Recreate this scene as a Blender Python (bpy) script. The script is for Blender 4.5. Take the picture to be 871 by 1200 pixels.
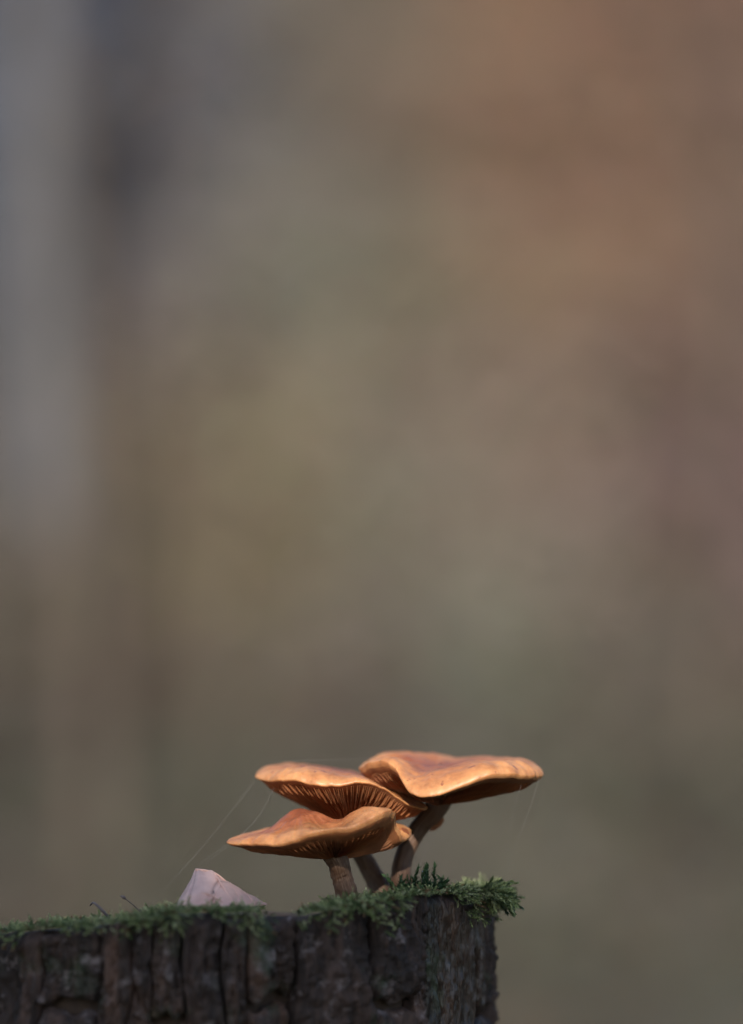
import bpy, math, random
import numpy as np
from mathutils import Vector, Matrix, noise

R = math.radians
SC = bpy.context.scene
COL = SC.collection
for o in list(bpy.data.objects):
    bpy.data.objects.remove(o)

# ------------------------------------------------------------------ camera
PXM = 0.00025            # metres per photo pixel in the subject plane (1 m away)
F = 4000.0               # focal length in photo pixels (photo 871 x 1200)
CX, CY = 435.5, 600.0
HORIZON = 950.0
PITCH = math.atan((HORIZON - CY) / F)
CAM = Vector((0.0, -1.0, 0.47))
cam = bpy.data.cameras.new('camera')
cam.sensor_fit = 'VERTICAL'
cam.sensor_height = 36.0
cam.sensor_width = 36.0
cam.lens = 36.0 * F / 1200.0
cam.clip_start = 0.05
cam.clip_end = 1500
cam.dof.use_dof = True
cam.dof.focus_distance = 0.983
cam.dof.aperture_fstop = cam.lens / 36.0      # 36 mm entrance pupil
camo = bpy.data.objects.new('camera', cam)
COL.objects.link(camo)
camo.location = CAM
camo.rotation_euler = (math.pi / 2 + PITCH, 0, 0)
SC.camera = camo

# ------------------------------------------------------------------ light
SUN_ELEV, SUN_AZ = 27.0, 184.0     # azimuth clockwise from +Y: 180 = behind the camera
world = bpy.data.worlds.new('World')
SC.world = world
world.use_nodes = True
wn = world.node_tree.nodes
wl = world.node_tree.links
wn.clear()
sky = wn.new('ShaderNodeTexSky')
sky.sky_type = 'NISHITA'
sky.sun_disc = False
sky.sun_elevation = R(SUN_ELEV)
sky.sun_rotation = R(SUN_AZ)
bg = wn.new('ShaderNodeBackground')
bg.inputs['Strength'].default_value = 0.13
wo = wn.new('ShaderNodeOutputWorld')
wl.new(sky.outputs[0], bg.inputs[0])
wl.new(bg.outputs[0], wo.inputs[0])
sun = bpy.data.lights.new('sun', 'SUN')
sun.energy = 4.5
sun.angle = R(0.6)
sun.color = (1.0, 0.93, 0.82)
suno = bpy.data.objects.new('sun', sun)
COL.objects.link(suno)
SUNV = Vector((math.sin(R(SUN_AZ)) * math.cos(R(SUN_ELEV)),
               math.cos(R(SUN_AZ)) * math.cos(R(SUN_ELEV)), math.sin(R(SUN_ELEV))))
suno.rotation_euler = SUNV.to_track_quat('Z', 'Y').to_euler()
suno.location = SUNV * 20
SC.view_settings.view_transform = 'Standard'
SC.view_settings.look = 'None'
SC.view_settings.exposure = 0.55
SC.view_settings.gamma = 1.0
SC.view_settings.use_curve_mapping = False
SC.render.engine = 'CYCLES'
SC.render.resolution_x = 743
SC.render.resolution_y = 1024
SC.cycles.use_denoising = True

# ------------------------------------------------------------------ helpers
rng = random.Random(7)
nrng = np.random.default_rng(11)


def at(px, py, Y=0.0):
    """photo pixel -> point on the ray at world depth Y"""
    dx = (px - CX) / F
    dz = -(py - CY) / F
    c, s = math.cos(PITCH), math.sin(PITCH)
    d = Vector((dx, c - dz * s, s + dz * c))
    k = (Y - CAM.y) / d.y
    return CAM + d * k


def lin(r, g, b):
    def f(c):
        c /= 255.0
        return c / 12.92 if c <= 0.04045 else ((c + 0.055) / 1.055) ** 2.4
    return (f(r), f(g), f(b), 1.0)


def mesh_obj(name, verts, faces, mats, parent=None, smooth=True, face_mats=None):
    me = bpy.data.meshes.new(name)
    me.from_pydata([tuple(v) for v in verts], [], faces)
    if not isinstance(mats, (list, tuple)):
        mats = [mats]
    for m in mats:
        me.materials.append(m)
    if smooth:
        me.polygons.foreach_set('use_smooth', [True] * len(me.polygons))
    if face_mats is not None:
        me.polygons.foreach_set('material_index', face_mats)
    me.update()
    o = bpy.data.objects.new(name, me)
    COL.objects.link(o)
    if parent is not None:
        o.parent = parent
        o.matrix_parent_inverse = Matrix.Translation(-parent.location)
    return o


def empty(name, loc):
    o = bpy.data.objects.new(name, None)
    o.empty_display_size = 0.01
    COL.objects.link(o)
    o.location = loc
    return o


def tag(o, label=None, cat=None, group=None, kind=None):
    if label: o['label'] = label
    if cat: o['category'] = cat
    if group: o['group'] = group
    if kind: o['kind'] = kind
    return o


def catmull(pts, n, closed):
    """pts: list of equal-length number tuples -> n samples"""
    P = np.array(pts, float)
    m = len(P)
    # chord length parameter on the first three components
    if closed:
        Q = np.vstack([P, P[:1]])
    else:
        Q = P
    d = np.sqrt(((Q[1:, :3] - Q[:-1, :3]) ** 2).sum(1)) ** 0.7
    cum = np.concatenate([[0], np.cumsum(d)])
    out = []
    for k in range(n):
        u = cum[-1] * (k / n if closed else k / (n - 1))
        i = min(int(np.searchsorted(cum, u, 'right')) - 1, len(d) - 1)
        f = (u - cum[i]) / d[i]
        if closed:
            p0, p1, p2, p3 = P[(i - 1) % m], P[i % m], P[(i + 1) % m], P[(i + 2) % m]
            d0, d1, d2 = d[(i - 1) % m], d[i], d[(i + 1) % m]
        else:
            p0, p1, p2, p3 = P[max(i - 1, 0)], P[i], P[i + 1], P[min(i + 2, m - 1)]
            d0, d1, d2 = d[max(i - 1, 0)], d[i], d[min(i + 1, len(d) - 1)]
        m1 = ((p2 - p1) / d1 * d0 + (p1 - p0) / d0 * d1) / (d0 + d1) if i > 0 or closed else (p2 - p1) / d1
        m2 = ((p3 - p2) / d2 * d1 + (p2 - p1) / d1 * d2) / (d1 + d2) if i < len(d) - 1 or closed else (p2 - p1) / d1
        m1, m2 = m1 * d1, m2 * d1
        f2, f3 = f * f, f * f * f
        out.append((2 * f3 - 3 * f2 + 1) * p1 + (f3 - 2 * f2 + f) * m1 + (-2 * f3 + 3 * f2) * p2 + (f3 - f2) * m2)
    return np.array(out)


class NT:
    """tiny node-tree builder"""
    def __init__(self, name):
        self.m = bpy.data.materials.new(name)
        self.m.use_nodes = True
        self.t = self.m.node_tree
        self.t.nodes.clear()
        self.out = self.t.nodes.new('ShaderNodeOutputMaterial')
        self.b = self.t.nodes.new('ShaderNodeBsdfPrincipled')
        self.t.links.new(self.b.outputs[0], self.out.inputs[0])

    def n(self, typ, **kw):
        nd = self.t.nodes.new('ShaderNode' + typ)
        for k, v in kw.items():
            if k.startswith('_'):
                setattr(nd, k[1:], v)
            else:
                nd.inputs[k.replace('__', ' ')].default_value = v
        return nd

    def l(self, a, b):
        self.t.links.new(a, b)

    def coord(self, scale=(1, 1, 1), which='Object'):
        c = self.n('TexCoord')
        mp = self.n('Mapping')
        mp.inputs['Scale'].default_value = scale
        self.l(c.outputs[which], mp.inputs[0])
        return mp.outputs[0]

    def noise(self, vec, scale, detail=4, rough=0.55):
        nd = self.n('TexNoise', Scale=scale, Detail=detail, Roughness=rough)
        self.l(vec, nd.inputs['Vector'])
        return nd.outputs['Fac']

    def ramp(self, fac, stops, interp='LINEAR'):
        nd = self.n('ValToRGB')
        e = nd.color_ramp.elements
        nd.color_ramp.interpolation = interp
        while len(e) < len(stops):
            e.new(0.5)
        for el, (p, c) in zip(e, stops):
            el.position = p
            el.color = c if len(c) == 4 else (*c, 1)
        self.l(fac, nd.inputs[0])
        return nd.outputs[0]

    def mix(self, fac, a, b, mode='MIX'):
        nd = self.n('Mix', _data_type='RGBA', _blend_type=mode)
        if isinstance(fac, float): nd.inputs[0].default_value = fac
        else: self.l(fac, nd.inputs[0])
        for i, v in ((6, a), (7, b)):
            if isinstance(v, tuple): nd.inputs[i].default_value = v if len(v) == 4 else (*v, 1)
            else: self.l(v, nd.inputs[i])
        return nd.outputs[2]

    def bump(self, h, strength, dist):
        nd = self.n('Bump', Strength=strength, Distance=dist)
        self.l(h, nd.inputs['Height'])
        self.l(nd.outputs[0], self.b.inputs['Normal'])

    def set(self, **kw):
        for k, v in kw.items():
            self.b.inputs[k.replace('__', ' ')].default_value = v


# ------------------------------------------------------------------ materials
def mat_cap():
    t = NT('cap_skin')
    at_ = t.n('Attribute', _attribute_name='rad')         # 0 centre .. 1 margin
    v = t.coord()
    big = t.noise(v, 70, 3)
    fine = t.noise(v, 420, 6, 0.7)
    spot = t.noise(v, 190, 4, 0.6)
    sq = t.n('Math', _operation='MULTIPLY')
    t.l(at_.outputs['Fac'], sq.inputs[0]); sq.inputs[1].default_value = 1.0
    sq2 = t.n('Math', _operation='MULTIPLY'); sq2.inputs[1].default_value = 0.72
    t.l(sq.outputs[0], sq2.inputs[0])
    add = t.n('Math', _operation='MULTIPLY_ADD')
    t.l(big, add.inputs[0]); add.inputs[1].default_value = 0.42
    t.l(sq2.outputs[0], add.inputs[2])
    base = t.ramp(add.outputs[0], [(0.28, (0.235, 0.070, 0.034)), (0.55, (0.30, 0.102, 0.042)),
                                   (0.74, (0.41, 0.165, 0.062)), (0.92, (0.49, 0.228, 0.094))])
    m1 = t.ramp(spot, [(0.32, (0.58, 0.48, 0.44)), (0.52, (1, 1, 1)), (0.75, (1.22, 1.24, 1.2))])
    c1 = t.mix(0.7, base, m1, 'MULTIPLY')
    m2 = t.ramp(fine, [(0.3, (0.66, 0.60, 0.56)), (0.6, (1.1, 1.1, 1.1))])
    c2 = t.mix(0.55, c1, m2, 'MULTIPLY')
    # few dark bruises
    br = t.noise(v, 260, 2, 0.5)
    bf = t.ramp(br, [(0.66, (0, 0, 0)), (0.72, (0.9, 0.9, 0.9))])
    c3 = t.mix(bf, c2, (0.20, 0.06, 0.03))
    t.l(c3, t.b.inputs['Base Color'])
    t.set(Roughness=0.45, Subsurface__Weight=0.2, Subsurface__Scale=0.004)
    t.b.inputs['Subsurface Radius'].default_value = (1.0, 0.4, 0.15)
    t.b.inputs['Specular IOR Level'].default_value = 0.5
    t.bump(fine, 0.25, 0.0006)
    return t.m


def mat_gill():
    t = NT('gill_flesh')
    v = t.coord()
    f = t.noise(v, 160, 4)
    c = t.ramp(f, [(0.3, (0.19, 0.064, 0.022)), (0.7, (0.32, 0.118, 0.042))])
    t.l(c, t.b.inputs['Base Color'])
    t.set(Roughness=0.7, Subsurface__Weight=0.1, Subsurface__Scale=0.002)
    t.bump(t.noise(v, 900, 4), 0.3, 0.0003)
    return t.m


def mat_stem():
    t = NT('stem_fibre')
    at_ = t.n('Attribute', _attribute_name='along')       # u around, v along in a vector
    mp = t.n('Mapping')
    mp.inputs['Scale'].default_value = (15, 2.4, 1)
    t.l(at_.outputs['Vector'], mp.inputs[0])
    f = t.noise(mp.outputs[0], 1.6, 6, 0.65)
    v = t.coord()
    p = t.noise(v, 140, 4)
    c = t.ramp(f, [(0.25, (0.045, 0.022, 0.014)), (0.45, (0.095, 0.047, 0.026)), (0.62, (0.16, 0.094, 0.060)), (0.8, (0.40, 0.30, 0.24))])
    c = t.mix(t.ramp(p, [(0.45, (0, 0, 0)), (0.75, (0.6, 0.6, 0.6))]), c, (0.12, 0.056, 0.03))
    t.l(c, t.b.inputs['Base Color'])
    t.set(Roughness=0.6)
    t.bump(f, 0.5, 0.0006)
    return t.m


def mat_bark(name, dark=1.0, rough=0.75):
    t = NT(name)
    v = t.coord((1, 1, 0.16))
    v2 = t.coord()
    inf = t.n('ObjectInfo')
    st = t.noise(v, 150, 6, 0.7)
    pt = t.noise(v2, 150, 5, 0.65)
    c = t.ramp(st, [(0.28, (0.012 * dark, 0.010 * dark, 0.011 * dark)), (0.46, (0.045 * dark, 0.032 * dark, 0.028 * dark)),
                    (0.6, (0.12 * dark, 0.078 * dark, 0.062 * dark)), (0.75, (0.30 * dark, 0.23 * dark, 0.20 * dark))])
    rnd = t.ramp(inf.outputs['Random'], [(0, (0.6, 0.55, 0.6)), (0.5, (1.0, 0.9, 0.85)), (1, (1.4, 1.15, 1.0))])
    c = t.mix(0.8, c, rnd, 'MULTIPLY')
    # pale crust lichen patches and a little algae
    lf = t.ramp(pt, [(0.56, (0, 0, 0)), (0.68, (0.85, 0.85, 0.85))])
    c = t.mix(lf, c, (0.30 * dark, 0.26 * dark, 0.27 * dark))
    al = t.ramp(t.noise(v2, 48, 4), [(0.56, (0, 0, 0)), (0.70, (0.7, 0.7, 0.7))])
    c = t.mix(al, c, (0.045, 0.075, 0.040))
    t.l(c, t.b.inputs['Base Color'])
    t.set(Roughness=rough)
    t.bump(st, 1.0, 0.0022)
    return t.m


def mat_leafy(name, rough=0.6, trans=0.25, attr='tint', spec=0.3):
    t = NT(name)
    a = t.n('Attribute', _attribute_name=attr)
    t.l(a.outputs['Color'], t.b.inputs['Base Color'])
    t.set(Roughness=rough)
    t.b.inputs['Specular IOR Level'].default_value = spec
    if trans > 0:
        tr = t.n('BsdfTranslucent')
        t.l(a.outputs['Color'], tr.inputs['Color'])
        mx = t.n('MixShader', Fac=trans)
        t.l(t.b.outputs[0], mx.inputs[1])
        t.l(tr.outputs[0], mx.inputs[2])
        t.l(mx.outputs[0], t.out.inputs[0])
    return t.m


def mat_deadleaf():
    t = NT('dead_leaf')
    v = t.coord()
    p = t.noise(v, 110, 5)
    f = t.noise(v, 500, 5, 0.7)
    c = t.ramp(p, [(0.3, (0.56, 0.33, 0.28)), (0.6, (0.76, 0.50, 0.43)), (0.8, (0.85, 0.62, 0.54))])
    a = t.n('Attribute', _attribute_name='vein')
    c = t.mix(a.outputs['Fac'], c, (0.30, 0.18, 0.15))
    sp = t.ramp(t.noise(v, 330, 2), [(0.70, (0, 0, 0)), (0.75, (0.8, 0.8, 0.8))])
    c = t.mix(sp, c, (0.22, 0.13, 0.11))
    t.l(c, t.b.inputs['Base Color'])
    t.set(Roughness=0.5)
    t.bump(f, 0.4, 0.0005)
    return t.m


def mat_simple(name, col, rough=0.6, var=0.35, scale=60, spec=0.4):
    t = NT(name)
    v = t.coord()
    f = t.noise(v, scale, 5)
    lo = tuple(c * (1 - var) for c in col[:3])
    hi = tuple(c * (1 + var) for c in col[:3])
    t.l(t.ramp(f, [(0.3, lo), (0.7, hi)]), t.b.inputs['Base Color'])
    t.set(Roughness=rough)
    t.b.inputs['Specular IOR Level'].default_value = spec
    t.bump(f, 0.3, 0.2 / scale)
    return t.m


def mat_ground():
    t = NT('forest_floor')
    v = t.coord()
    a = t.noise(v, 0.35, 4)
    b = t.noise(v, 9, 6, 0.7)
    c = t.ramp(b, [(0.3, (0.035, 0.027, 0.018)), (0.5, (0.065, 0.050, 0.034)), (0.7, (0.10, 0.074, 0.048))])
    g = t.ramp(b, [(0.3, (0.026, 0.032, 0.018)), (0.7, (0.062, 0.064, 0.036))])
    c = t.mix(t.ramp(a, [(0.42, (0, 0, 0)), (0.6, (1, 1, 1))]), c, g)
    t.l(c, t.b.inputs['Base Color'])
    t.set(Roughness=0.9)
    t.bump(b, 0.8, 0.04)
    return t.m


def mat_water():
    t = NT('water_drop')
    t.set(Roughness=0.0, IOR=1.33, Transmission__Weight=1.0)
    t.b.inputs['Base Color'].default_value = (1, 1, 1, 1)
    return t.m


def mat_silk():
    t = NT('spider_silk')
    t.b.inputs['Base Color'].default_value = (0.8, 0.8, 0.8, 1)
    t.set(Roughness=0.35)
    tr = t.n('BsdfTransparent')
    mx = t.n('MixShader', Fac=0.14)
    t.l(tr.outputs[0], mx.inputs[1]); t.l(t.b.outputs[0], mx.inputs[2])
    t.l(mx.outputs[0], t.out.inputs[0])
    return t.m


M_CAP, M_GILL, M_STEM = mat_cap(), mat_gill(), mat_stem()
M_BARK = mat_bark('bark', 0.72)
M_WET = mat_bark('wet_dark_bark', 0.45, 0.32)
M_WOOD = mat_simple('rotten_wood', (0.05, 0.034, 0.026), 0.85, 0.6, 120)
M_MOSS = mat_leafy('moss_leaf', 0.55, 0.2)
M_FOL = mat_leafy('autumn_leaf', 0.7, 0.25, spec=0.15)
M_DEAD = mat_deadleaf()
M_GROUND = mat_ground()
M_TRUNK = mat_simple('grey_tree_bark', (0.075, 0.078, 0.088), 0.85, 0.4, 14)
M_BROWNTRUNK = mat_simple('brown_tree_bark', (0.075, 0.058, 0.045), 0.85, 0.4, 14)
M_TWIG = mat_simple('grey_twig', (0.16, 0.13, 0.13), 0.7, 0.3, 300)
M_WATER, M_SILK = mat_water(), mat_silk()


# ------------------------------------------------------------------ ground
def ground_z(x, y):
    h = 0.0
    if y > 13:
        h += 0.44 * (y - 13) ** 2 / (y - 13 + 6)
    if y > 90:
        h -= 0.40 * (y - 90)
    r = math.hypot(x, y)
    h += 0.03 * noise.noise((x * 0.7, y * 0.7, 0.3)) * min(1, r / 0.8) if r < 60 else 0
    return h


def build_ground():
    c = [0, .3, .6, 1, 1.5, 2, 2.6, 3.3, 4.2, 5.2, 6.5, 8, 10, 12, 14, 17, 20, 24, 29, 35, 43, 53, 66, 82, 90, 110, 140, 190, 260]
    xs = [-a for a in reversed(c[1:])] + c
    V = [(x, y, ground_z(x, y)) for y in xs for x in xs]
    n = len(xs)
    Fc = [(j * n + i, j * n + i + 1, (j + 1) * n + i + 1, (j + 1) * n + i) for j in range(n - 1) for i in range(n - 1)]
    tag(mesh_obj('ground', V, Fc, M_GROUND), kind='structure')


build_ground()


def leaf_cloud(name, P, N_, size, tint, mat, parent=None, aspect=0.6):
    """P (n,3) centres, N_ (n,3) normals, size (n,), tint (n,3): one mesh of folded leaf shapes (2 quads each)"""
    n = len(P)
    N_ = N_ / np.linalg.norm(N_, axis=1, keepdims=True)
    a = nrng.normal(size=(n, 3))
    T = a - (a * N_).sum(1, keepdims=True) * N_
    T /= np.linalg.norm(T, axis=1, keepdims=True)
    B = np.cross(N_, T)
    s = size[:, None]
    V = np.empty((n, 6, 3))
    w = s * aspect * 0.5
    V[:, 0] = P - T * s * 0.5
    V[:, 1] = P + B * w + N_ * w * 0.35 - T * s * 0.05
    V[:, 2] = P - B * w + N_ * w * 0.35 - T * s * 0.05
    V[:, 3] = P + T * s * 0.5 - N_ * s * 0.08
    V[:, 4] = P + T * s * 0.0
    V[:, 5] = P + T * s * 0.0
    V = V[:, :5].reshape(-1, 3)
    idx = np.arange(n)[:, None] * 5
    tris = np.concatenate([idx + np.array([[0, 1, 4]]), idx + np.array([[1, 3, 4]]),
                           idx + np.array([[0, 4, 2]]), idx + np.array([[4, 3, 2]])], 1).reshape(-1, 3)
    me = bpy.data.meshes.new(name)
    me.vertices.add(len(V)); me.vertices.foreach_set('co', V.ravel())
    me.loops.add(tris.size); me.loops.foreach_set('vertex_index', tris.ravel().astype(np.int32))
    me.polygons.add(len(tris))
    me.polygons.foreach_set('loop_start', np.arange(0, tris.size, 3, dtype=np.int32))
    me.update(calc_edges=True)
    at_ = me.color_attributes.new('tint', 'FLOAT_COLOR', 'POINT')
    C = np.ones((n, 5, 4)); C[:, :, :3] = tint[:, None, :]
    at_.data.foreach_set('color', C.ravel())
    me.materials.append(mat)
    o = bpy.data.objects.new(name, me)
    COL.objects.link(o)
    if parent is not None:
        o.parent = parent
        o.matrix_parent_inverse = Matrix.Translation(-parent.location)
    return o


def tube_data(pts, n_seg, sides, V, Fc, jitter=0.0, cap_end=True, attrs=None):
    """append a tapered tube through pts (x,y,z,r) to V, Fc"""
    S = catmull(pts, n_seg, False)
    base = len(V)
    up0 = Vector((0.13, 0.97, 0.2))
    for i in range(n_seg):
        p = Vector(S[i, :3])
        d = Vector(S[min(i + 1, n_seg - 1), :3]) - Vector(S[max(i - 1, 0), :3])
        d.normalize()
        a = d.cross(up0)
        if a.length < 1e-4: a = d.cross(Vector((1, 0, 0)))
        a.normalize(); b = d.cross(a)
        for k in range(sides):
            th = 2 * math.pi * k / sides
            q = p + (a * math.cos(th) + b * math.sin(th)) * S[i, 3]
            if jitter:
                q += (a * math.cos(th) + b * math.sin(th)) * S[i, 3] * jitter * noise.noise((math.cos(th) * 3, math.sin(th) * 3, i * 0.25 + S[0, 0] * 500))
            V.append(q)
            if attrs is not None: attrs.append((abs(k / sides * 2 - 1), i / (n_seg - 1), S[0, 0] * 77))
    for i in range(n_seg - 1):
        for k in range(sides):
            k2 = (k + 1) % sides
            Fc.append((base + i * sides + k, base + i * sides + k2, base + (i + 1) * sides + k2, base + (i + 1) * sides + k))
    if cap_end:
        Fc.append(tuple(base + k for k in reversed(range(sides))))
        Fc.append(tuple(base + (n_seg - 1) * sides + k for k in range(sides)))


# ------------------------------------------------------------------ the wood behind
# leaf colours of the growth behind the stump, outer columns darkened as a painted vignette, read along the photograph (photo px, py, leaf colour)
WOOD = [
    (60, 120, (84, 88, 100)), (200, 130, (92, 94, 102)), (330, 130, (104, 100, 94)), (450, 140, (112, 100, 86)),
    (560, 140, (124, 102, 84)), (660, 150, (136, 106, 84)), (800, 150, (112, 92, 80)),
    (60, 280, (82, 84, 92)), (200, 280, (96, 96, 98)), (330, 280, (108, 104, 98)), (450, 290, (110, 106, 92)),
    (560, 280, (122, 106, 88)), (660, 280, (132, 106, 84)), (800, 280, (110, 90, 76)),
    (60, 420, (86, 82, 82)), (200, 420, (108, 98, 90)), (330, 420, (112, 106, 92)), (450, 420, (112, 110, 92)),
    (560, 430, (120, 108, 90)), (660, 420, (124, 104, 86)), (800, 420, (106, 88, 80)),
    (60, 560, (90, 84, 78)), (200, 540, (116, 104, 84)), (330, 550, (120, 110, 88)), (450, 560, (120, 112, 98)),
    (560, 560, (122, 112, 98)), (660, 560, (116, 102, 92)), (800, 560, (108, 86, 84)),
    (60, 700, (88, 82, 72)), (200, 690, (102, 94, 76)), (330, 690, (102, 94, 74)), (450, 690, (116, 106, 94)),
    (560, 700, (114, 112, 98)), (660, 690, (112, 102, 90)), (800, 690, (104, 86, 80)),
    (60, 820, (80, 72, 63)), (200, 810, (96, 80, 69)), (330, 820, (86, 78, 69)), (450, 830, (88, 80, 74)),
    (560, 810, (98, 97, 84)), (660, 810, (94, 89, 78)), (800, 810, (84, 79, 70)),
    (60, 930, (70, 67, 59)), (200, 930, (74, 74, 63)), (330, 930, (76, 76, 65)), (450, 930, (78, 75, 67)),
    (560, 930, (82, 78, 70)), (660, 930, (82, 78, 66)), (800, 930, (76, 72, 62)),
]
FOL_GAIN = 1.0


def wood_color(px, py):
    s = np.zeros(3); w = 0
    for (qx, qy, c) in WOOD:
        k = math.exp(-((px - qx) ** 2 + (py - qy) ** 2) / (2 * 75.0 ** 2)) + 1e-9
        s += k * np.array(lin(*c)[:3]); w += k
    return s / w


def build_wood():
    # understorey and low crowns of the wood: clumps of leaves 9 to 15 m behind the stump, thinning into the hillside
    buckets = {'grey': [[], [], [], []], 'russet': [[], [], [], []], 'olive': [[], [], [], []], 'green': [[], [], [], []]}
    for iy in range(22):
        for ix in range(24):
            px = -330 + ix * 66 + rng.uniform(-30, 30)
            py = -120 + iy * 60 + rng.uniform(-28, 28)
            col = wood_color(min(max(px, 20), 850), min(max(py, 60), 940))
            Y = 10.0 + 6.0 * (1140 - py) / 1300 + rng.uniform(-.35, .35)
            c = at(px, py, Y)
            k = (Y + 1) * PXM
            n = 380
            d = nrng.normal(size=(n, 3))
            d /= np.linalg.norm(d, axis=1, keepdims=True)
            rad = nrng.uniform(0.25, 1, size=(n, 1)) ** 0.5
            P = np.array(c) + d * rad * np.array([95 * k, 0.35, 85 * k])
            Nn = d * 0.35 + np.array([0, -0.7, 0.6]) + nrng.normal(size=(n, 3)) * 0.45
            size = nrng.uniform(0.05, 0.10, n)
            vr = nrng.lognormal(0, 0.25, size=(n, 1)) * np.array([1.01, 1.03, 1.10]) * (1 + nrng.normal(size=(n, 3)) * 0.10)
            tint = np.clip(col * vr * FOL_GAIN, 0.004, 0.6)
            r, g, b = col
            key = 'grey' if b > r * 0.85 else 'russet' if r > 1.38 * g else 'green' if g > r * 0.93 else 'olive'
            ok = P[:, 2] > 0.02
            for L, A in zip(buckets[key], (P, Nn, size, tint)):
                L.append(A[ok])
    lab = {'grey': 'blurred grey-blue foliage dimming the upper wood beside the grey trunk',
           'russet': 'blurred russet-brown autumn foliage glowing high behind the largest mushroom',
           'olive': 'blurred olive-tan autumn foliage filling the wood behind the mushrooms',
           'green': 'blurred grey-green foliage of the wood just above the mushroom caps'}
    for key, (P, Nn, S, T) in buckets.items():
        if not P: continue
        o = leaf_cloud('woodland_foliage', np.concatenate(P), np.concatenate(Nn), np.concatenate(S), np.concatenate(T), M_FOL)
        tag(o, lab[key], 'foliage', kind='stuff')
        print('wood', key, len(P))
    # stems and branches that carry this growth, unreadable one by one
    V, Fc = [], []
    for i in range(46):
        x = rng.uniform(-4.5, 4.5); y = rng.uniform(9.5, 17)
        z0 = ground_z(x, y) - 0.1
        h = rng.uniform(3.5, 7); r = rng.uniform(0.02, 0.06)
        pts = [(x, y, z0, r * 1.2), (x + rng.uniform(-.15, .15), y, z0 + h * .35, r),
               (x + rng.uniform(-.3, .3), y + .1, z0 + h * .7, r * .7), (x + rng.uniform(-.5, .5), y, z0 + h, r * .2)]
        tube_data(pts, 10, 6, V, Fc)
        for j in range(7):
            zz = z0 + h * rng.uniform(.25, .95); a = rng.uniform(0, 6.28); L = rng.uniform(.4, 1.1)
            tube_data([(x, y, zz, r * .45), (x + math.cos(a) * L * .5, y + math.sin(a) * L * .5, zz + L * .3, r * .3),
                       (x + math.cos(a) * L, y + math.sin(a) * L, zz + L * .4, r * .08)], 5, 4, V, Fc)
    tag(mesh_obj('woodland_stems', V, Fc, M_BROWNTRUNK), 'thin brown stems and branches of the blurred wood', 'branches', kind='stuff')
    # leaf litter on the floor
    n = 26000
    a = nrng.uniform(0, 2 * math.pi, n); r = 0.3 + 15 * nrng.uniform(0, 1, n) ** 0.75
    X, Yy = np.cos(a) * r, np.sin(a) * r
    Z = np.array([ground_z(x, y) for x, y in zip(X, Yy)]) + nrng.uniform(0.006, 0.03, n)
    P = np.stack([X, Yy, Z], 1)
    pal = 0.6 * np.array([lin(110, 82, 56)[:3], lin(92, 84, 58)[:3], lin(78, 84, 58)[:3], lin(120, 92, 62)[:3]])
    T = pal[nrng.integers(0, 4, n)] * nrng.lognormal(0, 0.3, (n, 1))
    Nn = nrng.normal(size=(n, 3)) * 0.4 + np.array([0, 0, 1])
    tag(leaf_cloud('leaf_litter', P, Nn, nrng.uniform(0.04, 0.09, n), T, M_FOL), 'brown and olive fallen leaves covering the forest floor', 'leaf litter', kind='stuff')


build_wood()


def build_tree():
    p = at(44, 950, 12.0)
    x, y = p.x, p.y
    t = empty('tree', (x, y, 0))
    V, Fc = [], []
    pts = [(x - .02, y, -0.1, .2), (x, y, .3, .13), (x + .01, y, 1.5, .12), (x - .02, y, 3.0, .11), (x + .03, y, 6.0, .10), (x, y + .1, 12.0, .04)]
    tube_data(pts, 40, 20, V, Fc, 0.12)
    mesh_obj('trunk', V, Fc, M_TRUNK, t)
    PP = []
    for j in range(9):
        z = rng.uniform(7.5, 11.2); a = rng.uniform(0, 6.28); L = rng.uniform(.9, 2.0)
        e = (x + math.cos(a) * L, y + math.sin(a) * L, z + L * .55)
        V, Fc = [], []
        tube_data([(x, y, z, .05), (x + math.cos(a) * L * .5, y + math.sin(a) * L * .5, z + L * .35, .03), (*e, .008)], 8, 7, V, Fc)
        mesh_obj('limb', V, Fc, M_TRUNK, t)
        d = nrng.normal(size=(380, 3)) * np.array([.42, .42, .3])
        PP.append(np.array(e) + d)
        PP.append(np.array([x, y, z]) * .4 + np.array(e) * .6 + d[:180])
    P = np.concatenate(PP); n = len(P)
    T = np.array(lin(112, 98, 70)[:3]) * nrng.lognormal(0, .35, (n, 1))
    leaf_cloud('crown', P, nrng.normal(size=(n, 3)) + np.array([0, 0, .6]), nrng.uniform(.05, .1, n), T, M_FOL, t)
    tag(t, 'blurred grey tree trunk rising as an upright band far behind the stump', 'tree')


build_tree()


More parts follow.
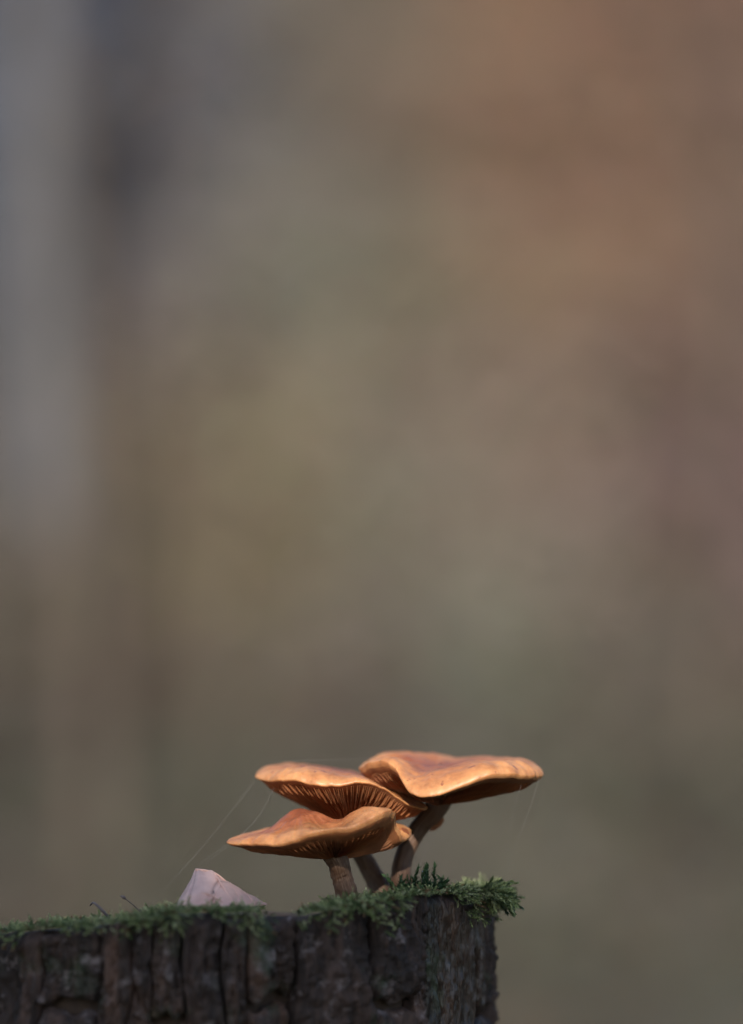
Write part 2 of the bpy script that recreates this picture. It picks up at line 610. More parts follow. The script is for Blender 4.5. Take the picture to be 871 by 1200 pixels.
def build_shade_bush():
    # bush added out of view, its top shaped so its shade falls on the stump and stops below the caps
    LX = [(a - CX) * PXM for a in (100, 240, 300, 335, 376, 390, 416, 430, 475, 520, 610, 760)]
    LZ = [at(400, b, -0.02).z for b in (985, 992, 1010, 1020, 1018, 985, 985, 1003, 976, 960, 950, 945)]     # the shade line at the stump
    zl = LZ[3]
    hd = Vector((SUNV.x, SUNV.y, 0)).normalized()
    sd = Vector((-hd.y, hd.x, 0))
    tanE = SUNV.z / math.hypot(SUNV.x, SUNV.y)
    loc = hd * 1.42
    t = empty('shade_bush', (loc.x, loc.y, 0))
    top = zl + 1.42 * tanE
    V, Fc = [], []
    for i in range(11):
        u, w = rng.uniform(-.4, .4), rng.uniform(-.1, .08)
        a, b = loc + sd * u * .3, loc + sd * u + hd * w
        tube_data([(a.x, a.y, -.05, .014), ((a.x + b.x) / 2, (a.y + b.y) / 2, top * .45, .01), (b.x, b.y, top * .85, .003)], 8, 6, V, Fc)
    mesh_obj('stems', V, Fc, M_BROWNTRUNK, t)
    n = 20000
    u = nrng.uniform(-.5, .5, n); w = nrng.uniform(-.17, .17, n)
    keep = (abs(u) / .5) ** 4 + (abs(w) / .17) ** 4 < 1
    u, w = u[keep], w[keep]; n = len(u)
    size = nrng.uniform(.025, .045, n)
    zmax = np.interp(u, LX, LZ) + (1.42 + w) * tanE - size * .5 - .25 * np.maximum(0, abs(u) - .3)
    z = .1 + (zmax - .1) * nrng.uniform(0, 1, n) ** .6
    P = np.stack([loc.x + sd.x * u + hd.x * w, loc.y + sd.y * u + hd.y * w, z], 1)
    T = np.array([.035, .06, .028]) * nrng.lognormal(0, .3, (n, 1))
    leaf_cloud('foliage', P, nrng.normal(size=(n, 3)) + np.array([0, 0, .6]), size, T, M_FOL, t)
    tag(t, 'dense dark green bush added out of view to shade the stump', 'bush')


build_shade_bush()

# ------------------------------------------------------------------ stump
SX, SY, SR, EY = at(225, 1060, 0.02).x, 0.022, 0.0872, 0.78      # EY: the stump is flattened front to back
TOPLINE = [(-160, 1106), (0, 1092), (60, 1086), (105, 1082), (150, 1079), (190, 1071), (215, 1066), (300, 1065), (318, 1068), (330, 1078),
           (342, 1079), (352, 1071), (370, 1066), (400, 1060), (440, 1055), (480, 1049), (520, 1047), (560, 1046), (600, 1046), (700, 1046)]


def top_py(px):
    for (a, b), (c, d) in zip(TOPLINE, TOPLINE[1:]):
        if px <= c:
            return b + (d - b) * max(0, (px - a)) / (c - a)
    return TOPLINE[-1][1]


def top_z(x, y=0.0):
    """height of the stump top above the ground; the old cut slopes down towards the back"""
    px = CX + x / PXM
    return at(px, top_py(px), -0.01).z - 0.16 * max(0.0, y - 0.022)


def stump_r(phi, z=0.4):
    """phi: angle, 0 = +X, -90deg = towards the camera"""
    r = SR + 0.0035 * noise.noise((math.cos(phi) * 1.6, math.sin(phi) * 1.6, 2.0)) + 0.0015 * noise.noise((math.cos(phi) * 6, math.sin(phi) * 6, z * 4))
    # the split in the front
    d = (phi - NOTCH + math.pi) % (2 * math.pi) - math.pi
    r -= 0.009 * math.exp(-(d / 0.055) ** 2)
    r += 0.05 * max(0, 0.30 - z) ** 2 / 0.09      # flare to the roots
    return r


NOTCH = -math.acos(max(-1, min(1, (at(337, 1075, -0.03).x - SX) / SR)))


def build_stump():
    t = empty('tree_stump', (SX, SY, 0))
    V, Fc = [], []
    n = 120
    rows = [-0.04, 0.05, 0.12, 0.2, 0.27, 0.33, 0.37, 0.40, 0.42, None]
    for z in rows:
        for k in range(n):
            ph = 2 * math.pi * k / n
            zz = z if z is not None else None
            r = stump_r(ph, z if z is not None else .44) - 0.005
            x, y = SX + r * math.cos(ph), SY + r * EY * math.sin(ph)
            if zz is None: zz = top_z(x, y) - 0.001 + 0.001 * noise.noise((x * 90, y * 90, 0))
            V.append((x, y, zz))
    for j in range(len(rows) - 1):
        for k in range(n):
            k2 = (k + 1) % n
            Fc.append((j * n + k, j * n + k2, (j + 1) * n + k2, (j + 1) * n + k))
    last = (len(rows) - 1) * n
    for f in (.85, .65, .45, .25, .1):
        b = len(V)
        for k in range(n):
            ph = 2 * math.pi * k / n
            r = (stump_r(ph, .44) - .005) * f
            x, y = SX + r * math.cos(ph), SY + r * EY * math.sin(ph)
            V.append((x, y, top_z(x, y) - 0.0015 + 0.0018 * noise.noise((x * 70, y * 70, 0))))
        for k in range(n):
            k2 = (k + 1) % n
            Fc.append((last + k, last + k2, b + k2, b + k))
        last = b
    Fc.append(tuple(last + k for k in range(n)))
    mesh_obj('wood_core', V, Fc, M_WOOD, t)
    # bark plates all round
    edges = [0.0]
    r2 = random.Random(5)
    while edges[-1] < 2 * math.pi - .12:
        edges.append(edges[-1] + r2.choice((.07, .10, .13, .19, .24)) * r2.uniform(.85, 1.15))
    edges[-1] = 2 * math.pi
    edges = [e - 0.10 for e in edges]
    for a0, a1 in zip(edges, edges[1:]):
        zs = [None]
        z = 0.44
        while z > 0.06:
            z -= r2.uniform(.02, .06) if z > .36 else r2.uniform(.12, .19)
            zs.append(max(z, -.02))
        for j in range(len(zs) - 1):
            mid = (a0 + a1) / 2
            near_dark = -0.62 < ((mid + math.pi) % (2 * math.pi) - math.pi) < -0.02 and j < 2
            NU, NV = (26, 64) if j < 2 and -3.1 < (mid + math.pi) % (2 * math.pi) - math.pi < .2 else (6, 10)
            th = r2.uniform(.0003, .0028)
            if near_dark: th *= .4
            sl = r2.uniform(-.25, .25) * (a1 - a0)
            V, Fc = [], []
            seed = r2.uniform(0, 100)
            tj = r2.uniform(-.002, .0012)
            for iv in range(NV):
                v = iv / (NV - 1)
                for iu in range(NU):
                    u = iu / (NU - 1)
                    zg = (.45 if j == 0 else zs[j]) * (1 - v) + zs[j + 1] * v
                    def crack(a):
                        a = a % (2 * math.pi)
                        return .034 * noise.noise((zg * 22, a * 9, 1.7)) + .016 * noise.noise((zg * 90, a * 9, 4.7))
                    b0, b1 = a0 + crack(a0), a1 + crack(a1)
                    ph = b0 + (b1 - b0) * (.015 + .97 * u)
                    x0 = SX + SR * math.cos(ph)
                    zt = (top_z(x0, SY + SR * EY * math.sin(ph)) + tj + .0012 * noise.noise((u * 3 + seed, 0, 0))) if j == 0 else zs[j] - .0015 + .004 * noise.noise((u * 3, seed, 2))
                    zb = zs[j + 1] + .0015 + .004 * noise.noise((u * 3, seed + 5, 2))
                    zz = zt + (zb - zt) * v
                    eu = (1 - abs(2 * u - 1) ** 26) ; ev = 1 - abs(2 * v - 1) ** 18
                    g = ph * SR
                    n1 = noise.noise((g * 120 + seed, zz * 60, 7)) + .5 * noise.noise((g * 420, zz * 260, 3))
                    flake = math.floor(n1 * 5) / 5                      # layers that have come away in scales
                    rid = 1.1 * flake + .75 * (.45 - abs(noise.noise((g * 330, zz * 34, .9)))) + .5 * noise.noise((g * 900, zz * 110, .9)) + .35 * noise.noise((g * 1000, zz * 700, .2))
                    off = (th + .0030 * rid * (0.35 if near_dark else 1)) * min(eu, ev) - .0022 * (1 - min(eu, ev))
                    rr = stump_r(ph, zz) + off
                    V.append((SX + rr * math.cos(ph), SY + rr * EY * math.sin(ph), zz))
            for iv in range(NV - 1):
                for iu in range(NU - 1):
                    q = iv * NU + iu
                    Fc.append((q + 1, q, q + NU, q + NU + 1))
            # the back of the plate
            b = len(V)
            for iv in range(NV):
                for iu in (0, NU - 1):
                    x, y, zz = V[iv * NU + iu]
                    ph = math.atan2((y - SY) / EY, x - SX)
                    rr = stump_r(ph, zz) - .0075
                    V.append((SX + rr * math.cos(ph), SY + rr * EY * math.sin(ph), zz))
            for iv in range(NV - 1):
                Fc.append((iv * NU, b + iv * 2, b + iv * 2 + 2, (iv + 1) * NU))
                Fc.append((iv * NU + NU - 1, (iv + 1) * NU + NU - 1, b + iv * 2 + 3, b + iv * 2 + 1))
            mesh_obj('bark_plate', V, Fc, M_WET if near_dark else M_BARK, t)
    tag(t, 'weathered dark stump with cracked bark plates carrying the orange mushrooms', 'tree stump')
    return t


build_stump()


# ------------------------------------------------------------------ mushrooms
def build_mushroom(rim, centre, under, stem, label, stem_r=0.004, ngill=210, seed=0, crest_k=3.4, ua=.75, dome=1.0, tagline=None, flesh=0.0016, gill_d=0.0013, dents=(), gstart=.9):
    base = at(*stem[-1][:3])
    t = empty('mushroom', base)
    NR = 200
    ctrl = []
    for (px, py, Y, B) in rim:
        p = at(px, py, Y)
        ctrl.append((p.x, p.y, p.z, B * PXM))
    Rm = catmull(ctrl, NR, True)
    C = np.array(at(*centre)); U = np.array(at(*under))
    for i in range(NR):
        th = 2 * math.pi * i / NR
        nz = noise.noise((math.cos(th) * 9 + seed, math.sin(th) * 9, seed)) * .00042 + noise.noise((math.cos(th) * 28 + seed, math.sin(th) * 28, seed)) * .0002
        d = Rm[i, :2] - C[:2]
        d /= np.linalg.norm(d)
        Rm[i, :2] += d * nz
        Rm[i, 2] += nz * .8
    NTt = 34

    def top(i, tt):
        r = Rm[i]
        xy = C[:2] * (1 - tt) + r[:2] * tt
        q = min(1, tt * dome)
        s = q * q * (3 - 2 * q)
        B = r[3] * 1.12
        z = C[2] * (1 - s) + (r[2] + B) * s - B * (1 - math.sqrt(max(0, 1 - tt ** crest_k)))
        for (dpx, dw, dd) in dents:
            z -= dd * PXM * math.exp(-((xy[0] - (dpx - CX) * PXM) / (dw * PXM)) ** 2) * (1 - tt ** 6)
        z += .0007 * noise.noise((xy[0] * 130 + seed, xy[1] * 130, 0)) * (1 - tt ** 8)
        z += .0004 * noise.noise((xy[0] * 330 + seed, xy[1] * 330, 3)) * (1 - tt ** 8)
        return np.array([xy[0], xy[1], z])

    def und(i, tt):
        r = Rm[i]
        xy = U[:2] * (1 - tt) + r[:2] * tt
        h = (1 - tt)
        # quick drop behind the inrolled margin, then a shallow slope to the stem
        z = r[2] * (1 - h ** ua) + U[2] * h ** ua
        return np.array([xy[0], xy[1], z])
    V, Fc, rad, fm = [], [], [], []
    V.append(C); rad.append(0)
    for j in range(1, NTt + 1):
        tt = math.sin(math.pi / 2 * j / NTt)
        for i in range(NR):
            V.append(top(i, tt)); rad.append(tt)
    for i in range(NR):
        Fc.append((0, 1 + i, 1 + (i + 1) % NR)); fm.append(0)
    for j in range(NTt - 1):
        a, b = 1 + j * NR, 1 + (j + 1) * NR
        for i in range(NR):
            i2 = (i + 1) % NR
            Fc.append((a + i, b + i, b + i2, a + i2)); fm.append(0)
    prev = 1 + (NTt - 1) * NR
    for j in range(1, 13):
        tt = 1 - j / 12 * .93
        tt = 1 - (1 - tt) ** 1.4
        cur = len(V)
        for i in range(NR):
            q = und(i, tt)
            # stay below the top surface
            q2 = top(i, tt)
            q[2] = min(q[2], q2[2] - flesh * min(1, (1 - tt) * 8))
            V.append(q); rad.append(1)
        for i in range(NR):
            i2 = (i + 1) % NR
            Fc.append((prev + i, cur + i, cur + i2, prev + i2)); fm.append(1 if j > 1 else 0)
        prev = cur
    Fc.append(tuple(prev + i for i in range(NR))); fm.append(1)
    capo = mesh_obj('cap', V, Fc, [M_CAP, M_GILL], t, True, fm)
    at_ = capo.data.attributes.new('rad', 'FLOAT', 'POINT')
    at_.data.foreach_set('value', [float(x) for x in rad])
    # gills
    V, Fc = [], []
    for g in range(ngill):
        fi = (g + nrng.uniform(-.2, .2)) / ngill * NR
        i0 = int(fi) % NR
        short = g % 3
        t0 = gstart + .03 * noise.noise((g * .37, seed, 0))
        t1 = .10 if short == 0 else (.35 if short == 1 else .6)
        NS = 10
        b = len(V)
        for s in range(NS):
            f = s / (NS - 1)
            tt = t0 + (t1 - t0) * f
            q = und(i0, tt); q2 = top(i0, tt)
            q[2] = min(q[2], q2[2] - flesh * min(1, (1 - tt) * 8))
            i1 = (i0 + 1) % NR
            side = Rm[i1, :2] - Rm[i0, :2]
            side = side / np.linalg.norm(side) * .00019 * (.45 + .55 * tt)
            dep = gill_d * min(1, f * 3.5 + .08) * (.75 if f < .6 else 1) * (1 if short == 0 else math.sqrt(max(0, 1 - f ** 3)))
            dep *= 1 + .18 * noise.noise((g * 1.3, f * 5, seed))
            V.append((q[0] - side[0], q[1] - side[1], q[2] + .0003))
            V.append((q[0] + side[0], q[1] + side[1], q[2] + .0003))
            V.append((q[0] + side[0] * .3, q[1] + side[1] * .3, q[2] - dep))
            V.append((q[0] - side[0] * .3, q[1] - side[1] * .3, q[2] - dep))
        for s in range(NS - 1):
            a = b + s * 4; c = a + 4
            Fc += [(a + 1, c + 1, c + 2, a + 2), (a + 2, c + 2, c + 3, a + 3), (a + 3, c + 3, c, a)]
        Fc += [(b, b + 1, b + 2, b + 3), (b + NS * 4 - 4, b + NS * 4 - 1, b + NS * 4 - 2, b + NS * 4 - 3)]
    gl = mesh_obj('gills', V, Fc, M_GILL, capo, False)
    gl['kind'] = 'stuff'
    # stem
    V, Fc, attr = [], [], []
    pts = []
    for (px, py, Y, w) in stem:
        p = at(px, py, Y)
        pts.append((p.x, p.y, p.z, w * PXM / 2))
    tube_data(pts, 60, 40, V, Fc, .09, True, attr)
    for i in range(60):                      # fibrous ridges
        for k in range(40):
            v = V[i * 40 + k]
            c = sum((V[i * 40 + q] for q in (0, 10, 20, 30)), Vector()) / 4
            d = (v - c)
            v += d * .045 * noise.noise((math.cos(k / 40 * 6.283) * 7, math.sin(k / 40 * 6.283) * 7, i * .06 + seed))
    so = mesh_obj('stem', V, Fc, M_STEM, t)
    a2 = so.data.attributes.new('along', 'FLOAT_VECTOR', 'POINT')
    a2.data.foreach_set('vector', [c for a in attr for c in a])
    tag(t, label, 'mushroom', 'mushrooms clustered on the stump')
    return t, capo, so


# largest, on the right
rim1 = [(421, 901, .012, 6), (435, 894, .002, 6), (452, 893, -.005, 8), (464, 902, -.009, 10), (471, 915, -.013, 13), (482, 930, -.017, 20), (503, 934, -.020, 26), (535, 924, -.021, 24), (570, 910, -.020, 20),
        (605, 908, -.014, 22), (628, 910, -.006, 24), (637, 909, .003, 22), (630, 901, .014, 17), (598, 895, .026, 12), (545, 892, .036, 7),
        (495, 888, .037, 9), (452, 886, .030, 9), (428, 895, .022, 8)]
m1, cap1, stem1 = build_mushroom(rim1, (508, 899, .010), (516, 939, .010),
    [(517, 930, .011, 32), (512, 945, .011, 28), (494, 967, .012, 22), (479, 990, .012, 22), (471, 1015, .010, 22), (470, 1036, .008, 25), (471, 1056, .007, 29)],
    'largest orange mushroom with dented cap on a curved grey-brown stem', seed=3.1, ua=.55)
# middle, behind the lower one
rim2 = [(299, 911, .012, 12), (316, 915, .001, 18), (342, 914, -.006, 20), (370, 920, -.010, 20), (395, 921, -.011, 16), (420, 917, -.011, 10), (440, 920, -.010, 7), (458, 929, -.009, 5),
        (480, 944, -.007, 5), (499, 949, -.001, 8), (494, 941, .010, 8), (470, 930, .024, 8), (430, 914, .038, 8), (380, 905, .042, 8), (335, 901, .036, 8), (308, 902, .024, 8)]
m2, cap2, stem2 = build_mushroom(rim2, (400, 905, .014), (412, 967, .013),
    [(410, 956, .014, 24), (414, 975, .015, 22), (425, 1003, .016, 22), (437, 1025, .015, 23), (446, 1042, .013, 25), (450, 1058, .012, 27)],
    'tilted orange mushroom showing dark gills above the lowest cap', seed=8.7, ngill=200, ua=1.0, gill_d=.0019, gstart=.93)
# lowest, in front
rim3 = [(266, 988, -.006, 8), (279, 990, -.013, 12), (300, 989, -.019, 14), (328, 990, -.024, 17), (348, 984, -.027, 14), (366, 976, -.029, 11), (388, 972, -.029, 9), (410, 971, -.029, 12), (436, 959, -.027, 11),
        (452, 951, -.024, 7), (462, 952, -.018, 4), (465, 966, -.013, 6), (472, 983, -.010, 16), (482, 979, -.004, 16), (477, 970, .003, 9), (450, 964, .010, 5), (405, 967, .016, 5), (350, 968, .019, 5), (305, 975, .014, 6), (278, 982, .004, 7)]
m3, cap3, stem3 = build_mushroom(rim3, (352, 948, -.002), (394, 1004, -.008),
    [(392, 1000, -.008, 30), (397, 1012, -.008, 25), (401, 1028, -.007, 24), (406, 1046, -.007, 26), (409, 1062, -.006, 29)],
    'lowest orange mushroom with broad wavy cap beside the dead leaf', seed=14.3, gill_d=.0010, gstart=.86, ua=.55, dome=1.55, dents=((396, 22, 15),))


def build_flap():
    # torn veil remnant on the stem of the largest mushroom
    V, Fc = [], []
    P = [(503, 974), (507, 968), (513, 963), (519, 957), (521, 961), (517, 968), (510, 973)]
    for dy in (.011, .0135):
        for (a, b) in P: V.append(at(a, b, dy))
    n = len(P)
    Fc.append(tuple(range(n))); Fc.append(tuple(reversed(range(n, 2 * n))))
    for i in range(n): Fc.append((i, i + n, (i + 1) % n + n, (i + 1) % n))
    o = mesh_obj('veil_remnant', V, Fc, M_GILL, m1, False)


build_flap()


# ------------------------------------------------------------------ moss
class Moss:
    def __init__(self):
        self.V, self.F, self.C = [], [], []

    def leaf(self, p, d, n, L, W, col):
        s = d.cross(n)
        if s.length < 1e-6: return
        s.normalize()
        b = len(self.V)
        m = p + d * L * .4 + n * L * .06
        self.V += [p - s * W * .2, p + s * W * .2, m + s * W * .5, m - s * W * .5, m - n * W * .15, p + d * L - n * L * .10]
        self.F += [(b, b + 1, b + 2, b + 4), (b, b + 4, b + 3), (b + 4, b + 2, b + 5), (b + 3, b + 4, b + 5)]
        self.C += [col] * 6

    def shoot(self, p, d, L, nl, leafL, col, curl=.4, spread=.9, r=None):
        """a leafy moss stem: leaves spiral along it"""
        r = r or rng
        d = d.normalized()
        bend = Vector((r.uniform(-1, 1), r.uniform(-1, 1), -r.uniform(0, 1) * curl)) * .55
        q = p.copy(); dd = d.copy(); ang = r.uniform(0, 6)
        for i in range(nl):
            f = i / nl
            q = q + dd * (L / nl)
            dd = (dd + bend / nl).normalized()
            a = dd.cross(Vector((.3, .2, .9)));
            if a.length < 1e-3: a = Vector((1, 0, 0))
            a.normalize(); b2 = dd.cross(a)
            ang += 2.4
            side = a * math.cos(ang) + b2 * math.sin(ang)
            sp = spread * (1 - .55 * f)
            ld = (dd + side * sp).normalized()
            nn = (side - ld * side.dot(ld))
            k = (.65 + .6 * f) * r.uniform(.8, 1.2)
            c = (col[0] * k, col[1] * k, col[2] * k)
            self.leaf(q, ld, nn.normalized() * -1, leafL * (1 - .35 * f) * r.uniform(.75, 1.2), leafL * .34, c)

    def build(self, name, parent=None):
        o = mesh_obj(name, self.V, self.F, M_MOSS, parent, False)
        a = o.data.color_attributes.new('tint', 'FLOAT_COLOR', 'POINT')
        a.data.foreach_set('color', [x for c in self.C for x in (*c, 1.0)])
        return o


MC = [(.22, .28, .115), (.13, .185, .075), (.31, .36, .175), (.085, .12, .05), (.40, .44, .26)]


def moss_patch(x0, x1, count, label, density):
    """feathery moss over the stump top and over its front rim between photo columns x0 and x1"""
    m = Moss()
    made = 0
    while made < count:
        px = rng.uniform(x0, x1)
        x = (px - CX) * PXM
        cosv = (x - SX) / (SR + .001)
        if abs(cosv) >= .999: continue
        phf = -math.acos(cosv)
        yf = SY + SR * EY * math.sin(phf)
        mode = rng.random()
        if mode < .62:                                  # rim and first cm of the top
            dep = abs(rng.gauss(0, .012)) - .002
            y = yf + dep
            p = Vector((x, y, top_z(x, y) + .0002))
            d = Vector((rng.uniform(-.8, .8), rng.uniform(-1.2, .5), rng.uniform(.1, .6)))
        elif mode < .80:                                # further back
            y = yf + rng.uniform(.01, 2 * (SY - yf) * .95)
            p = Vector((x, y, top_z(x, y) + .0002))
            d = Vector((rng.uniform(-1, 1), rng.uniform(-1, 1), rng.uniform(.3, 1.1)))
        else:                                           # draped over the bark
            drop = rng.random() ** 2.2 * .0085
            if noise.noise((px * .022, 3.3, 0)) < -.12 + drop * 55: continue
            rr = stump_r(phf, .44) + .0042
            p = Vector((SX + rr * math.cos(phf), SY + rr * EY * math.sin(phf), top_z(x) - drop))
            d = Vector((math.cos(phf) * .8 + rng.uniform(-.7, .7), math.sin(phf) * .8, rng.uniform(-.7, .35)))
        if density(px) < rng.random(): continue
        col = MC[rng.randrange(5)]
        if rng.random() < .07: col = (.20, .13, .07)
        m.shoot(p, d, rng.uniform(.0012, .0036) * (1.5 if rng.random() < .12 else 1), rng.randrange(11, 18), rng.uniform(.0007, .0013), col, 1.0)
        made += 1
    o = m.build('moss')
    tag(o, label, 'moss', kind='stuff')


def dens_r(px):
    v = .5 + .9 * noise.noise((px * .03, 1.1, 0))
    return max(.12, v) * min(1, max(.1, (px - 345) / 50))


def dens_l(px):
    v = .6 + .9 * noise.noise((px * .03, 6.1, 0))
    return max(.2, v) * (min(1, max(0.05, (322 - px) / 25)))


moss_patch(-60, 322, 2100, 'soft blurred green moss creeping over the stump below the dead leaf', dens_l)
moss_patch(352, 592, 2300, 'feathery green moss around the feet of the mushroom stems', dens_r)


def moss_tufts():
    # upright tuft of larger pointed leaves beside the curved stem
    m = Moss()
    r = random.Random(3)
    b = at(492, 1046, -.006)
    for i in range(70):
        p = b + Vector((r.gauss(0, .0040), r.gauss(0, .004), r.uniform(-.003, .0008)))
        d = Vector((r.gauss(.1, .55), r.gauss(-.1, .5), 1))
        m.shoot(p, d, r.uniform(.002, .0058), 14, r.uniform(.0016, .0030), [(.045, .095, .04), (.07, .13, .055), (.035, .07, .035)][i % 3], .2, .75, r)
    for i in range(4):
        p = at(486 + i * 8, 1040 - (i % 2) * 4, -.004)
        m.shoot(p, Vector((r.uniform(-.3, .3), -.1, 1)), .0055, 14, .0026, (.05, .10, .045), .2, .6, r)
    o = m.build('moss_tuft')
    tag(o, 'upright tuft of dark pointed moss beside the curved mushroom stem', 'moss tuft')
    # tuft that hangs over the right edge of the stump
    m = Moss()
    r = random.Random(9)
    for i in range(95):
        f = r.random()
        p = at(566 + 24 * f + r.uniform(-5, 4), 1042 + 8 * f + r.uniform(-4, 8), r.uniform(-.012, .022))
        d = Vector((.5 + .6 * f, r.gauss(-.1, .5), r.uniform(-.75, .75) - .45 * f))
        m.shoot(p, d, r.uniform(.003, .0065), 14, r.uniform(.0018, .0028), MC[r.randrange(4)], .9, .75, r)
    for (a, b2, c, dd) in ((588, 1050, 612, 1068), (584, 1054, 597, 1074), (590, 1046, 606, 1056), (580, 1044, 596, 1034), (586, 1052, 604, 1066), (575, 1043, 585, 1030)):
        p = at(a, b2, .004); e = at(c, dd, .0)
        m.shoot(p, e - p, (e - p).length * .92, 18, .0024, (.05, .095, .05), .1, .6, r)
    o = m.build('moss_tuft')
    tag(o, 'ragged moss tuft overhanging the bare edge of the stump', 'moss tuft')


moss_tufts()


# ------------------------------------------------------------------ dead leaf
def build_dead_leaf():
    # a curled beech leaf standing on its edge in the moss; u along the bottom, v up
    t = empty('dead_leaf', at(262, 1060, -.02))
    bottom = [(206, 1064, -.001), (222, 1062, -.004), (245, 1062, -.005), (270, 1062, -.003), (292, 1062, .002), (312, 1061, .010)]
    topc = [(210, 1054, .010), (216, 1044, .011), (221, 1034, .012), (226, 1026, .014), (230, 1019, .016), (232.5, 1017.5, .016), (240, 1018, .016), (247, 1020.5, .015), (252, 1024, .014), (262, 1030, .013), (271, 1035, .013), (280, 1040, .012), (288, 1046, .012), (300, 1051, .012), (314, 1059, .012)]
    NU, NV = 70, 26
    A = catmull([(*(at(a, b, c - .03) + Vector((0, .03, 0))),) for a, b, c in bottom], NU, False)
    B = catmull([(*(at(a, b, c - .03) + Vector((0, .03, 0))),) for a, b, c in topc], NU, False)
    V, Fc, vein = [], [], []

    def pt(u, v, off):
        i = u * (NU - 1); i0 = min(int(i), NU - 2); f = i - i0
        a = A[i0] * (1 - f) + A[i0 + 1] * f
        b = B[i0] * (1 - f) + B[i0 + 1] * f
        p = a * (1 - v) + b * v
        p[1] += -.003 * math.sin(math.pi * v) * (1 - .3 * u)
        p[2] += .0007 * noise.noise((u * 9, v * 2, 5)) * v
        # lateral veins run up and to the right; the blade bellies between them
        w = (u * 3.6 + .5 * math.sin(u * 4.1) - v * .8 + .22 * math.sin(v * 3) + .12)
        fr = abs((w % 1) - .5) * 2
        p[1] += .0013 * fr ** 3.0 + .0006 * noise.noise((u * 5, v * 4, .2))
        p[1] += off - .030
        return p, max(0, 1 - (1 - fr) * 9)
    for off in (0, .0004):
        for j in range(NV):
            for i in range(NU):
                p, w = pt(i / (NU - 1), j / (NV - 1), off)
                V.append(p); vein.append(w * .8)
    n = NU * NV
    for j in range(NV - 1):
        for i in range(NU - 1):
            q = j * NU + i
            Fc.append((q, q + 1, q + NU + 1, q + NU))
            Fc.append((n + q + 1, n + q, n + q + NU, n + q + NU + 1))
    per = [i for i in range(NU)] + [j * NU + NU - 1 for j in range(1, NV)] + [(NV - 1) * NU + i for i in range(NU - 2, -1, -1)] + [j * NU for j in range(NV - 2, 0, -1)]
    for a, b in zip(per, per[1:] + per[:1]):
        Fc.append((b, a, a + n, b + n))
    o = mesh_obj('leaf_blade', V, Fc, M_DEAD, t)
    at_ = o.data.attributes.new('vein', 'FLOAT', 'POINT')
    at_.data.foreach_set('value', [float(x) for x in vein])
    # raised ribs, the curled dry edge and a small tear
    def rib(name, uv, r0, mat=M_DEAD):
        V, Fc = [], []
        pts = []
        for k, (u, v) in enumerate(uv):
            p, _ = pt(u, v, -.0001)
            pts.append((*p, r0 * (1 - .6 * k / (len(uv) - 1))))
        tube_data(pts, 14, 6, V, Fc)
        mesh_obj(name, V, Fc, mat, t)
    rib('midrib', [(.30, .02), (.42, .30), (.52, .62), (.55, .95)], .0005)
    for a, b in ((.50, .62), (.66, .72), (.80, .86)):
        rib('vein', [(b - .03, .02), ((a + b) / 2 + .01, .5), (a, .97)], .0004)
    rib('crease', [(.06, .16), (.18, .36), (.34, .34), (.48, .12)], .0004)
    rib('curled_edge', [(.30, .985), (.42, .985), (.52, .985), (.62, .985)], .0004)
    rib('tear', [(.40, .22), (.42, .30), (.425, .42)], .00045, M_TWIG)
    tag(t, 'curled pale pinkish-brown dead leaf standing in the moss', 'dead leaf')


build_dead_leaf()


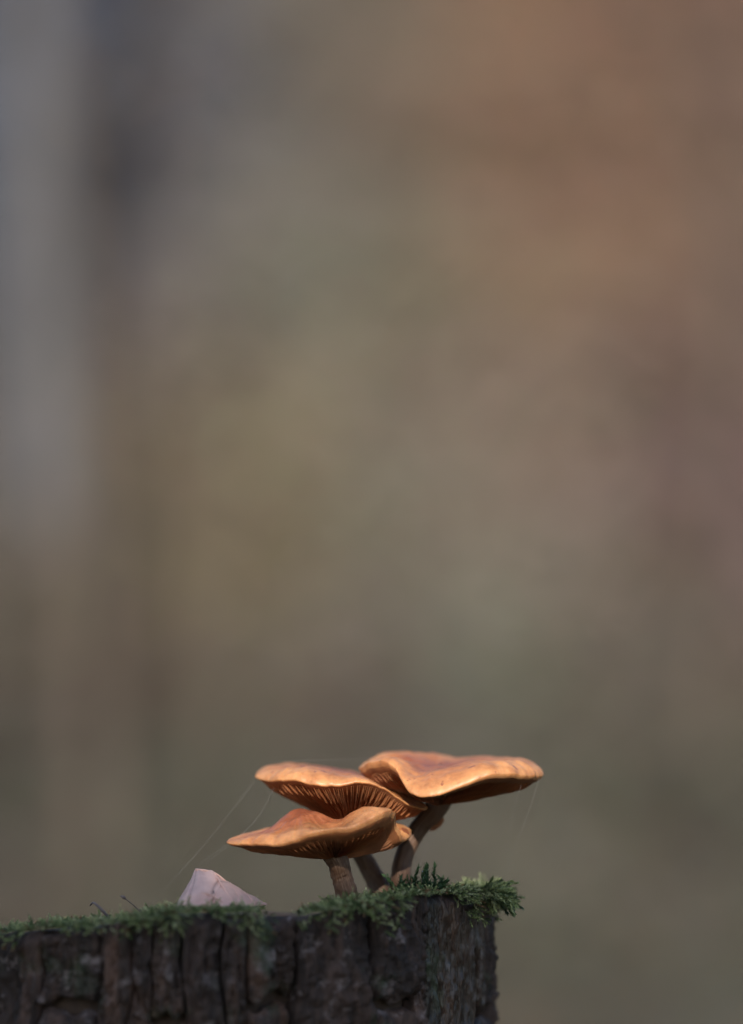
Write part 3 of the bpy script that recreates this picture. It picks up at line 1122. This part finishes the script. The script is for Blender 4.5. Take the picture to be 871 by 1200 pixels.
# ------------------------------------------------------------------ small things
def small():
    # thin dry twig curl at the far left of the moss
    V, Fc = [], []
    pts = []
    for (a, b, Y, r) in ((128, 1076, -.02, .0004), (122, 1069, -.022, .00045), (114, 1061, -.022, .0004), (109, 1058, -.02, .0003), (106, 1061, -.018, .0002)):
        pts.append((*at(a, b, Y), r))
    tube_data(pts, 20, 6, V, Fc)
    tag(mesh_obj('twig', V, Fc, M_TWIG), 'thin dry grey curl of twig poking from the low moss', 'twig')
    # moss spore stalk with a capsule
    t = empty('moss_stalk', at(150, 1072, -.015))
    V, Fc = [], []
    tube_data([(*at(168, 1072, -.012), .00018), (*at(158, 1062, -.014), .00015), (*at(146, 1052.5, -.016), .00014)], 12, 5, V, Fc)
    mesh_obj('stalk', V, Fc, M_TWIG, t)
    V, Fc = [], []
    tube_data([(*at(148, 1054, -.016), .00015), (*at(145, 1051.5, -.016), .0005), (*at(141, 1050, -.016), .0001)], 8, 8, V, Fc)
    mesh_obj('capsule', V, Fc, M_TWIG, t)
    tag(t, 'fine spore stalk with pale capsule rising from the low moss', 'spore stalk')
    # water drops
    for (px, py, Y, r, lab) in ((516, 894, None, .0006, 'tiny water drop in the dent of the largest cap'), (497, 1020, -.004, .0006, 'tiny water drop on the tip of the upright moss tuft')):
        if Y is None:
            V = [v.co for v in cap1.data.vertices[:]]
            tgt = at(px, py, .006)
            best = min(cap1.data.vertices[:4000], key=lambda v: (v.co - Vector(tgt)).length)
            c = best.co.copy(); c.z += .0003
        else:
            c = at(px, py, Y)
        V, Fc = [], []
        for j in range(7):
            for k in range(12):
                a = math.pi * (j + .02) / 6.04; b = 6.2832 * k / 12
                V.append(c + Vector((math.sin(a) * math.cos(b), math.sin(a) * math.sin(b), math.cos(a) * .8)) * r)
        for j in range(6):
            for k in range(12):
                Fc.append((j * 12 + k, (j + 1) * 12 + k, (j + 1) * 12 + (k + 1) % 12, j * 12 + (k + 1) % 12))
        Fc.append(tuple(range(12))); Fc.append(tuple(reversed(range(72, 84))))
        tag(mesh_obj('water_drop', V, Fc, M_WATER), lab, 'water drop')
    # spider silk
    TH = [((299, 915, .012), (246, 982, .008), 'silk thread from the tilted cap tip towards the moss', (170, 1068, .0)),
          ((322, 922, .004), (302, 958, 0), 'silk thread slanting from under the tilted cap to the dead leaf', (233, 1019, -.015)),
          ((266, 990, -.006), (240, 1008, 0), 'silk thread from the lowest cap tip to the dead leaf', (229, 1021, -.015)),
          ((318, 892, .01), (365, 891, .0), 'silk thread strung between the tops of the two upper caps', (430, 890, .014)),
          ((632, 912, -.003), (622, 945, -.003), 'silk thread hanging from the far tip of the largest cap', (585, 1040, .0)),
          ((612, 916, -.008), (600, 960, -.005), 'silk thread from beneath the largest cap to the overhanging moss tuft', (596, 1046, .0)),
          ((517, 962, .012), (498, 1000, .006), 'silk thread from the veil remnant down to the upright moss tuft', (486, 1036, .0))]
    for (a, b, lab, c) in TH:
        V, Fc = [], []
        tube_data([(*at(*a), .000022), (*at(*b), .000018), (*at(*c), .000022)], 24, 4, V, Fc)
        tag(mesh_obj('silk_thread', V, Fc, M_SILK), lab, 'spider silk')


small()
